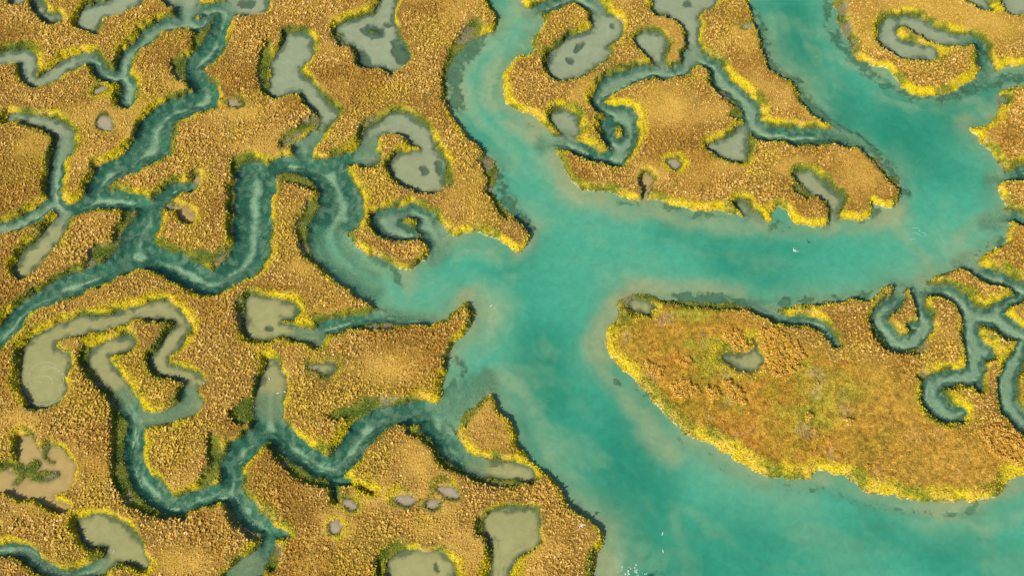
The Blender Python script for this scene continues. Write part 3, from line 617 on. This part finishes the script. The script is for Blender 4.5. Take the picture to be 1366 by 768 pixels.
# ------------------------------------------------------------------ countable things
def ground_z(x, y): return float(lookup(np.array([x]), np.array([y]), Z)[0])
M_white = plain_mat('white_feather', (.82, .82, .80), .6); M_grey = plain_mat('grey_feather', (.42, .44, .47), .6)
M_dark = plain_mat('dark_feather', (.04, .04, .045), .6); M_beak = plain_mat('yellow_beak', (.7, .42, .05), .45)
def gull_mesh(name, flying, bank=0.0, sweep=.35):
    bm = bmesh.new(); NS = 10
    prof = [(-.23, .008, .02), (-.20, .05, .03), (-.12, .062, .03), (-.02, .082, .0), (.08, .080, -.01), (.15, .055, .015), (.19, .042, .04), (.225, .043, .05), (.255, .030, .048), (.268, .012, .042)]
    rings = []
    for x, r, zc in prof:
        rings.append([bm.verts.new((x, r*math.cos(2*math.pi*k/NS)*(1.0 if x > -.19 else 1.5), zc+r*math.sin(2*math.pi*k/NS)*(.95 if x > -.19 else .25))) for k in range(NS)])
    def skin(rs, mi, ends=(1, 1)):
        for a, b in zip(rs, rs[1:]):
            n = len(a)
            for k in range(n):
                f = bm.faces.new((a[k], a[(k+1) % n], b[(k+1) % n], b[k])); f.material_index = mi; f.smooth = True
        if ends[0]: bm.faces.new(rs[0][::-1]).material_index = mi
        if ends[1]: bm.faces.new(rs[-1]).material_index = mi
    skin(rings, 0)
    beak = [[bm.verts.new((x, r*math.cos(a*math.pi/3), .042+r*.8*math.sin(a*math.pi/3)+dz)) for a in range(6)] for x, r, dz in ((.262, .013, 0), (.295, .009, -.002), (.318, .002, -.008))]
    skin(beak, 3)
    tail = [[bm.verts.new((x, s*wd_, .028+t)) for s, t in ((-1, -.004), (1, -.004), (1, .004), (-1, .004))] for x, wd_ in ((-.19, .04), (-.25, .065), (-.32, .085))]
    skin(tail, 0)
    for s in (-1, 1):
        if flying:
            st = [(.03, .05, .16, .04, .022), (.20, .08, .17, .09, .020), (.36, .05, .14, .10, .014), (.50, -.05, .10, .08, .010), (.62, -.16, .045, .05, .005)]
        else:   # folded along the flanks
            st = None
        if st:
            rs = []
            for y, x, c, z, th in st:
                xx = x-max(0, y-.1)*sweep; zz = z+y*bank*s
                rs.append([bm.verts.new((xx+c*dx, s*y, zz+th*dz)) for dx, dz in ((.5, 0), (.2, .5), (-.2, .3), (-.5, 0), (-.2, -.2), (.2, -.4))][::s])
            skin(rs[:4], 1, (1, 0)); skin(rs[3:], 2, (0, 1))
        else:
            rs = [[bm.verts.new((x, s*(yc+.012*math.cos(a*math.pi/3)), zc+h*math.sin(a*math.pi/3))) for a in range(6)][::s] for x, yc, zc, h in ((.12, .06, .03, .02), (.04, .078, .035, .05), (-.08, .072, .045, .05), (-.2, .04, .055, .025))]
            tp = [rs[-1], [bm.verts.new((-.32, s*(.012+.006*math.cos(a*math.pi/3)), .055+.008*math.sin(a*math.pi/3))) for a in range(6)][::s]]
            skin(rs, 1, (1, 0)); skin(tp, 2, (0, 1))
    me = bpy.data.meshes.new(name); bm.normal_update(); bm.to_mesh(me); bm.free()
    for m in (M_white, M_grey if not flying else M_white, M_dark if not flying else M_white, M_beak): me.materials.append(m)
    return me
def put_gull(me, u, v, z, heading, label, scale=1.0, tilt=0.0):
    o = bpy.data.objects.new('gull', me); C.objects.link(o)
    gx_, gy_ = px2w(u, v, z); o.location = (float(gx_), float(gy_), z); o.rotation_euler = (tilt, 0, math.radians(heading)); o.scale = (scale,)*3
    o['label'] = label; o['category'] = 'bird'
    return o
fly = gull_mesh('gull_flying', True, 0, .55); swim = gull_mesh('gull_swimming', False)
put_gull(fly, 1060, 334.5, 5, 215, 'white gull flying over the middle of the river with swept wings', 1.15, .15)
put_gull(fly, 775.5, 700.5, 3.2, 118, 'white gull gliding over golden grass at the tip of the lower left marsh', 1.15)
for (u, v, h, l) in ((884, 711, 70, 'upper of two small white gulls floating on the open lower river'), (884.5, 734.5, 100, 'lower of two small white gulls floating on the open lower river'),
                     (655.5, 407.3, 40, 'lone gull floating off the sandy spit at the creek mouth'), (370.7, 524, 20, 'left of the pair of white gulls in the broad creek inlet'),
                     (380, 522.3, 150, 'gull beside the lime bank, right of the pair in the broad creek inlet'), (359.3, 504.3, -60, 'gull alone at the head of the broad creek inlet'),
                     (116, 718, 10, 'gull floating near the left shore of the bottom left pond'), (152.3, 735, 80, 'gull floating in the middle of the bottom left pond')):
    o = put_gull(swim, u, v, .02, h, l, 1.05); o['group'] = 'gulls resting on the water'
# orange shrubs on the large island
M_shrub = veg_mat('shrub_leaf', .15, 2.0, .8, trans=.15); M_twig = plain_mat('twig_bark', (.16, .10, .05), .9)
def shrub_mesh(k):
    n = 120; a = RNG.uniform(0, 2*np.pi, n); ce = RNG.uniform(-.15, 1, n); r = RNG.uniform(.55, 1.0, n)**.6
    r = r*(1+.28*np.sin(a*3+k)+.15*np.sin(a*5+2*k)); h = np.sqrt(np.maximum(0, 1-ce**2))
    cx, cy, cz = .48*r*h*np.cos(a), .48*r*h*np.sin(a), .34+.30*r*ce
    V_ = []; Q = []; cc = []
    base = np.array([(.86, .54, .085), (.78, .43, .05), (.92, .66, .17)])
    for i in range(n):
        t = RNG.normal(0, 1, 3); t /= np.linalg.norm(t); w_ = np.cross(t, RNG.normal(0, 1, 3)); w_ /= np.linalg.norm(w_)
        p = np.array([cx[i], cy[i], cz[i]]); s = RNG.uniform(.07, .13); b = len(V_)
        V_ += [p-t*s, p+w_*s*.55, p+t*s, p-w_*s*.55]; Q.append((b, b+1, b+2, b+3)); c_ = base[RNG.integers(3)]*RNG.uniform(.7, 1.15); cc += [c_]*4
    for j in range(5):          # short woody stems
        e = np.array([.25*math.cos(j*1.3+k), .25*math.sin(j*1.3+k), .38]); w_ = np.array([.012, .012, 0]); b = len(V_)
        V_ += [-w_, w_, e+w_*.5, e-w_*.5]; Q.append((b, b+1, b+2, b+3)); cc += [np.array((.16, .10, .05))]*4
    o = add_mesh('shrub', np.array(V_), np.array(Q), {'col': ('FLOAT_COLOR', np.array(cc))}, M_shrub, False)
    me = o.data; bpy.data.objects.remove(o); return me
SHM = [shrub_mesh(k) for k in range(5)]
Z6 = lambda P: [(860+a/6.4, 440+b/6.4) for a, b in P]
CLUSTERS = [
 (Z6([(640, 50), (720, 20), (790, 0), (800, 70), (860, 130), (930, 190), (885, 225), (780, 215), (740, 140)]), 5.2, 'orange shrub in the slanting row above the green pond on the large island'),
 (Z6([(955, 60), (1020, -10), (1120, 10), (1280, 110), (1330, 200), (1300, 330), (1220, 390), (1060, 410), (1005, 350), (1025, 270), (955, 190)]), 5.6, 'orange shrub in the dense thicket right of the green pond on the large island'),
 (Z6([(200, 490), (310, 425), (450, 500), (470, 560), (360, 600), (260, 580)]), 5.2, 'orange shrub in the thicket nearest the large island\'s left shore'),
 (Z6([(520, 525), (600, 510), (640, 590), (560, 615)]), 4.8, 'orange shrub in the smallest round thicket below the green pond'),
 (Z6([(660, 460), (720, 450), (830, 550), (835, 640), (720, 600)]), 5.0, 'orange shrub in the tall slanting thicket straight below the green pond'),
 (Z6([(285, 260), (380, 250), (385, 310), (310, 325)]), 5.4, 'orange shrub in the sparse patch left of the green pond'),
 (Z6([(10, 290), (150, 340), (120, 405), (40, 370)]), 5.8, 'orange shrub in the sparse patch behind the large island\'s left shore'),
 ([(1302, 576), (1340, 570), (1375, 592), (1362, 622), (1325, 610)], 7.5, 'orange shrub in the patch at the large island\'s right edge')]
def inpoly(x, y, P):
    c = False
    for (x1, y1), (x2, y2) in zip(P, P[1:]+P[:1]):
        if (y1 > y) != (y2 > y) and x < (x2-x1)*(y-y1)/(y2-y1)+x1: c = not c
    return c
def put_shrub(u, v, s, label, group=None):
    x_, y_ = map(float, px2w(u, v, .9)); o = bpy.data.objects.new('shrub', SHM[random.randrange(5)]); C.objects.link(o)
    o.location = (x_, y_, ground_z(x_, y_)-.04); o.rotation_euler = (0, 0, random.uniform(0, 6.28)); o.scale = (s, s*random.uniform(.85, 1.15), s*random.uniform(.85, 1.1))
    o['label'] = label; o['category'] = 'shrub'
    if group: o['group'] = group
nshrub = 0
for P, sp, lab_ in CLUSTERS:
    got = []; xs_ = [p[0] for p in P]; ys_ = [p[1] for p in P]
    for _ in range(900):
        u = random.uniform(min(xs_), max(xs_)); v = random.uniform(min(ys_), max(ys_))
        if not inpoly(u, v, P) or any((u-a)**2+((v-b)*1.1)**2 < sp*sp*.8 for a, b in got): continue
        x_, y_ = map(float, px2w(u, v, .9))
        if lookup(np.array([x_]), np.array([y_]), DL)[0] < .5: continue
        got.append((u, v)); put_shrub(u, v, random.uniform(.85, 1.3), lab_, lab_.replace('orange shrub', 'orange shrubs')); nshrub += 1
for (u, v, s, l) in ((1077, 557, 1.5, 'orange shrub ring in open grass below the green pond, left of a similar lone one'), (1131, 565, 1.5, 'lone orange ring-like shrub standing in open olive grass on the large island'),
                     (1072, 477, 1.0, 'small orange shrub in the grey-green grass below the dead end creek'), (1088, 514, 1.0, 'small orange shrub on bare open grass at the middle of the large island'),
                     (1157, 624, 1.1, 'pale straw shrub near the lower shore of the large island')):
    put_shrub(u, v, s, l)
# foam and scum: thin floating films, a few millimetres thick
M_foam = plain_mat('foam_froth', (.78, .78, .70), .8); M_scum = plain_mat('floating_scum', (.42, .41, .24), .8)
def ribbon(bm, pts, w0, z):
    P = catmull(pts, False, 6)[:, :2]; X_, Y_ = px2w(P[:, 0], P[:, 1]); prev = None
    for i in range(len(X_)):
        a, b = max(i-1, 0), min(i+1, len(X_)-1); dx, dy = X_[b]-X_[a], Y_[b]-Y_[a]; l = math.hypot(dx, dy)+1e-9
        w_ = w0*(.5+random.random())*(math.sin(math.pi*(i+.5)/len(X_))*.8+.2)/2
        c_ = [bm.verts.new((X_[i]+s*dy/l*w_, Y_[i]-s*dx/l*w_, zz)) for s, zz in ((-1, z-.02), (-.6, z), (.6, z), (1, z-.02))]
        if prev:
            for k in range(3): bm.faces.new((prev[k], prev[k+1], c_[k+1], c_[k]))
        prev = c_
def finish(bm, name, mat, label, cat):
    me = bpy.data.meshes.new(name); bm.to_mesh(me); bm.free(); me.materials.append(mat)
    o = bpy.data.objects.new(name, me); C.objects.link(o); o['kind'] = 'stuff'; o['label'] = label; o['category'] = cat
bm = bmesh.new()
for i in range(34):
    u, v = random.gauss(836, 10), random.gauss(763, 4.5)
    if lookup(*[np.array([float(q_)]) for q_ in px2w(u, v)], DL)[0] > -.3: continue
    x_, y_ = map(float, px2w(u, v)); r = random.uniform(.04, .14)*random.uniform(.6, 1.3)
    top = [bm.verts.new((x_+r*random.uniform(.6, 1.2)*math.cos(k*.785), y_+r*random.uniform(.6, 1.2)*math.sin(k*.785), .012)) for k in range(8)]
    low = [bm.verts.new((a.co.x*1.0+(a.co.x-x_)*.2, a.co.y+(a.co.y-y_)*.2, -.02)) for a in top]
    bm.faces.new(top)
    for k in range(8): bm.faces.new((low[k], low[(k+1) % 8], top[(k+1) % 8], top[k]))
finish(bm, 'foam', M_foam, 'white flecks of foam on the river', 'foam')
bm = bmesh.new()
for P in ([(1216, 304.5), (1222, 304), (1225.5, 305)], [(1227, 305), (1226.5, 308), (1224.5, 309.5)], [(1228, 310), (1233, 311), (1235, 313), (1231, 316.5)], [(1217, 311), (1224, 311.5), (1229, 315)], [(1211, 319.5), (1217, 319), (1222, 317.5)]):
    ribbon(bm, P, .11, .01)
finish(bm, 'ripples', plain_mat('pale_ripple', (.34, .60, .48), .5), 'pale arc-shaped ripples in the right river bend', 'ripples')
bm = bmesh.new()
for P in ([(240, 380), (190, 405), (160, 430), (148, 480), (165, 520), (190, 530)], [(185, 445), (230, 430), (280, 430), (318, 455), (325, 500), (300, 520), (310, 560), (270, 590)], [(205, 400), (250, 395), (290, 415)], [(190, 470), (240, 465), (270, 490), (260, 530)],
          [(112, 510), (130, 560), (165, 605), (230, 618), (300, 590), (340, 560)], [(120, 540), (150, 590), (200, 608), (270, 602), (330, 565)], [(290, 440), (325, 455), (340, 490)], [(215, 420), (265, 418), (300, 432)], [(190, 495), (215, 497)], [(105, 480), (118, 530), (135, 575)]):
    ribbon(bm, T('C1', P), .13, .008)
finish(bm, 'scum', M_scum, 'pale swirls of floating scum on the long looping pond', 'scum')
print('shrubs', nshrub)
# ------------------------------------------------------------------ camera, sun, sky
cam = bpy.data.cameras.new('camera'); co = bpy.data.objects.new('camera', cam); C.objects.link(co)
cam.sensor_width = 36; cam.lens = 18/TX; cam.clip_end = 20000; cam.clip_start = 1
co.location = (0, 0, CAM_H); co.rotation_euler = (math.pi/2-PITCH, 0, 0)
bpy.context.scene.camera = co
SUN_EL, SUN_AZ = math.radians(36), math.radians(222)     # azimuth clockwise from +Y (away from the camera)
sun = bpy.data.lights.new('sun', 'SUN'); sun.energy = 4.6; sun.angle = math.radians(.6); sun.color = (1, .91, .74)
so = bpy.data.objects.new('sun', sun); C.objects.link(so)
so.rotation_euler = (math.pi/2-SUN_EL, 0, math.pi-SUN_AZ)
w = bpy.data.worlds.new('World'); bpy.context.scene.world = w; w.use_nodes = True
t = w.node_tree; sky = t.nodes.new('ShaderNodeTexSky'); sky.sky_type = 'NISHITA'; sky.sun_disc = False
sky.sun_elevation = SUN_EL; sky.sun_rotation = SUN_AZ
bg = t.nodes['Background']; bg.inputs['Strength'].default_value = .085; t.links.new(sky.outputs[0], bg.inputs[0])
sc = bpy.context.scene; sc.view_settings.view_transform = 'Standard'; sc.view_settings.look = 'None'; sc.view_settings.gamma = 1; sc.view_settings.exposure = 0.32
sc.cycles.transparent_max_bounces = 12; sc.cycles.max_bounces = 5
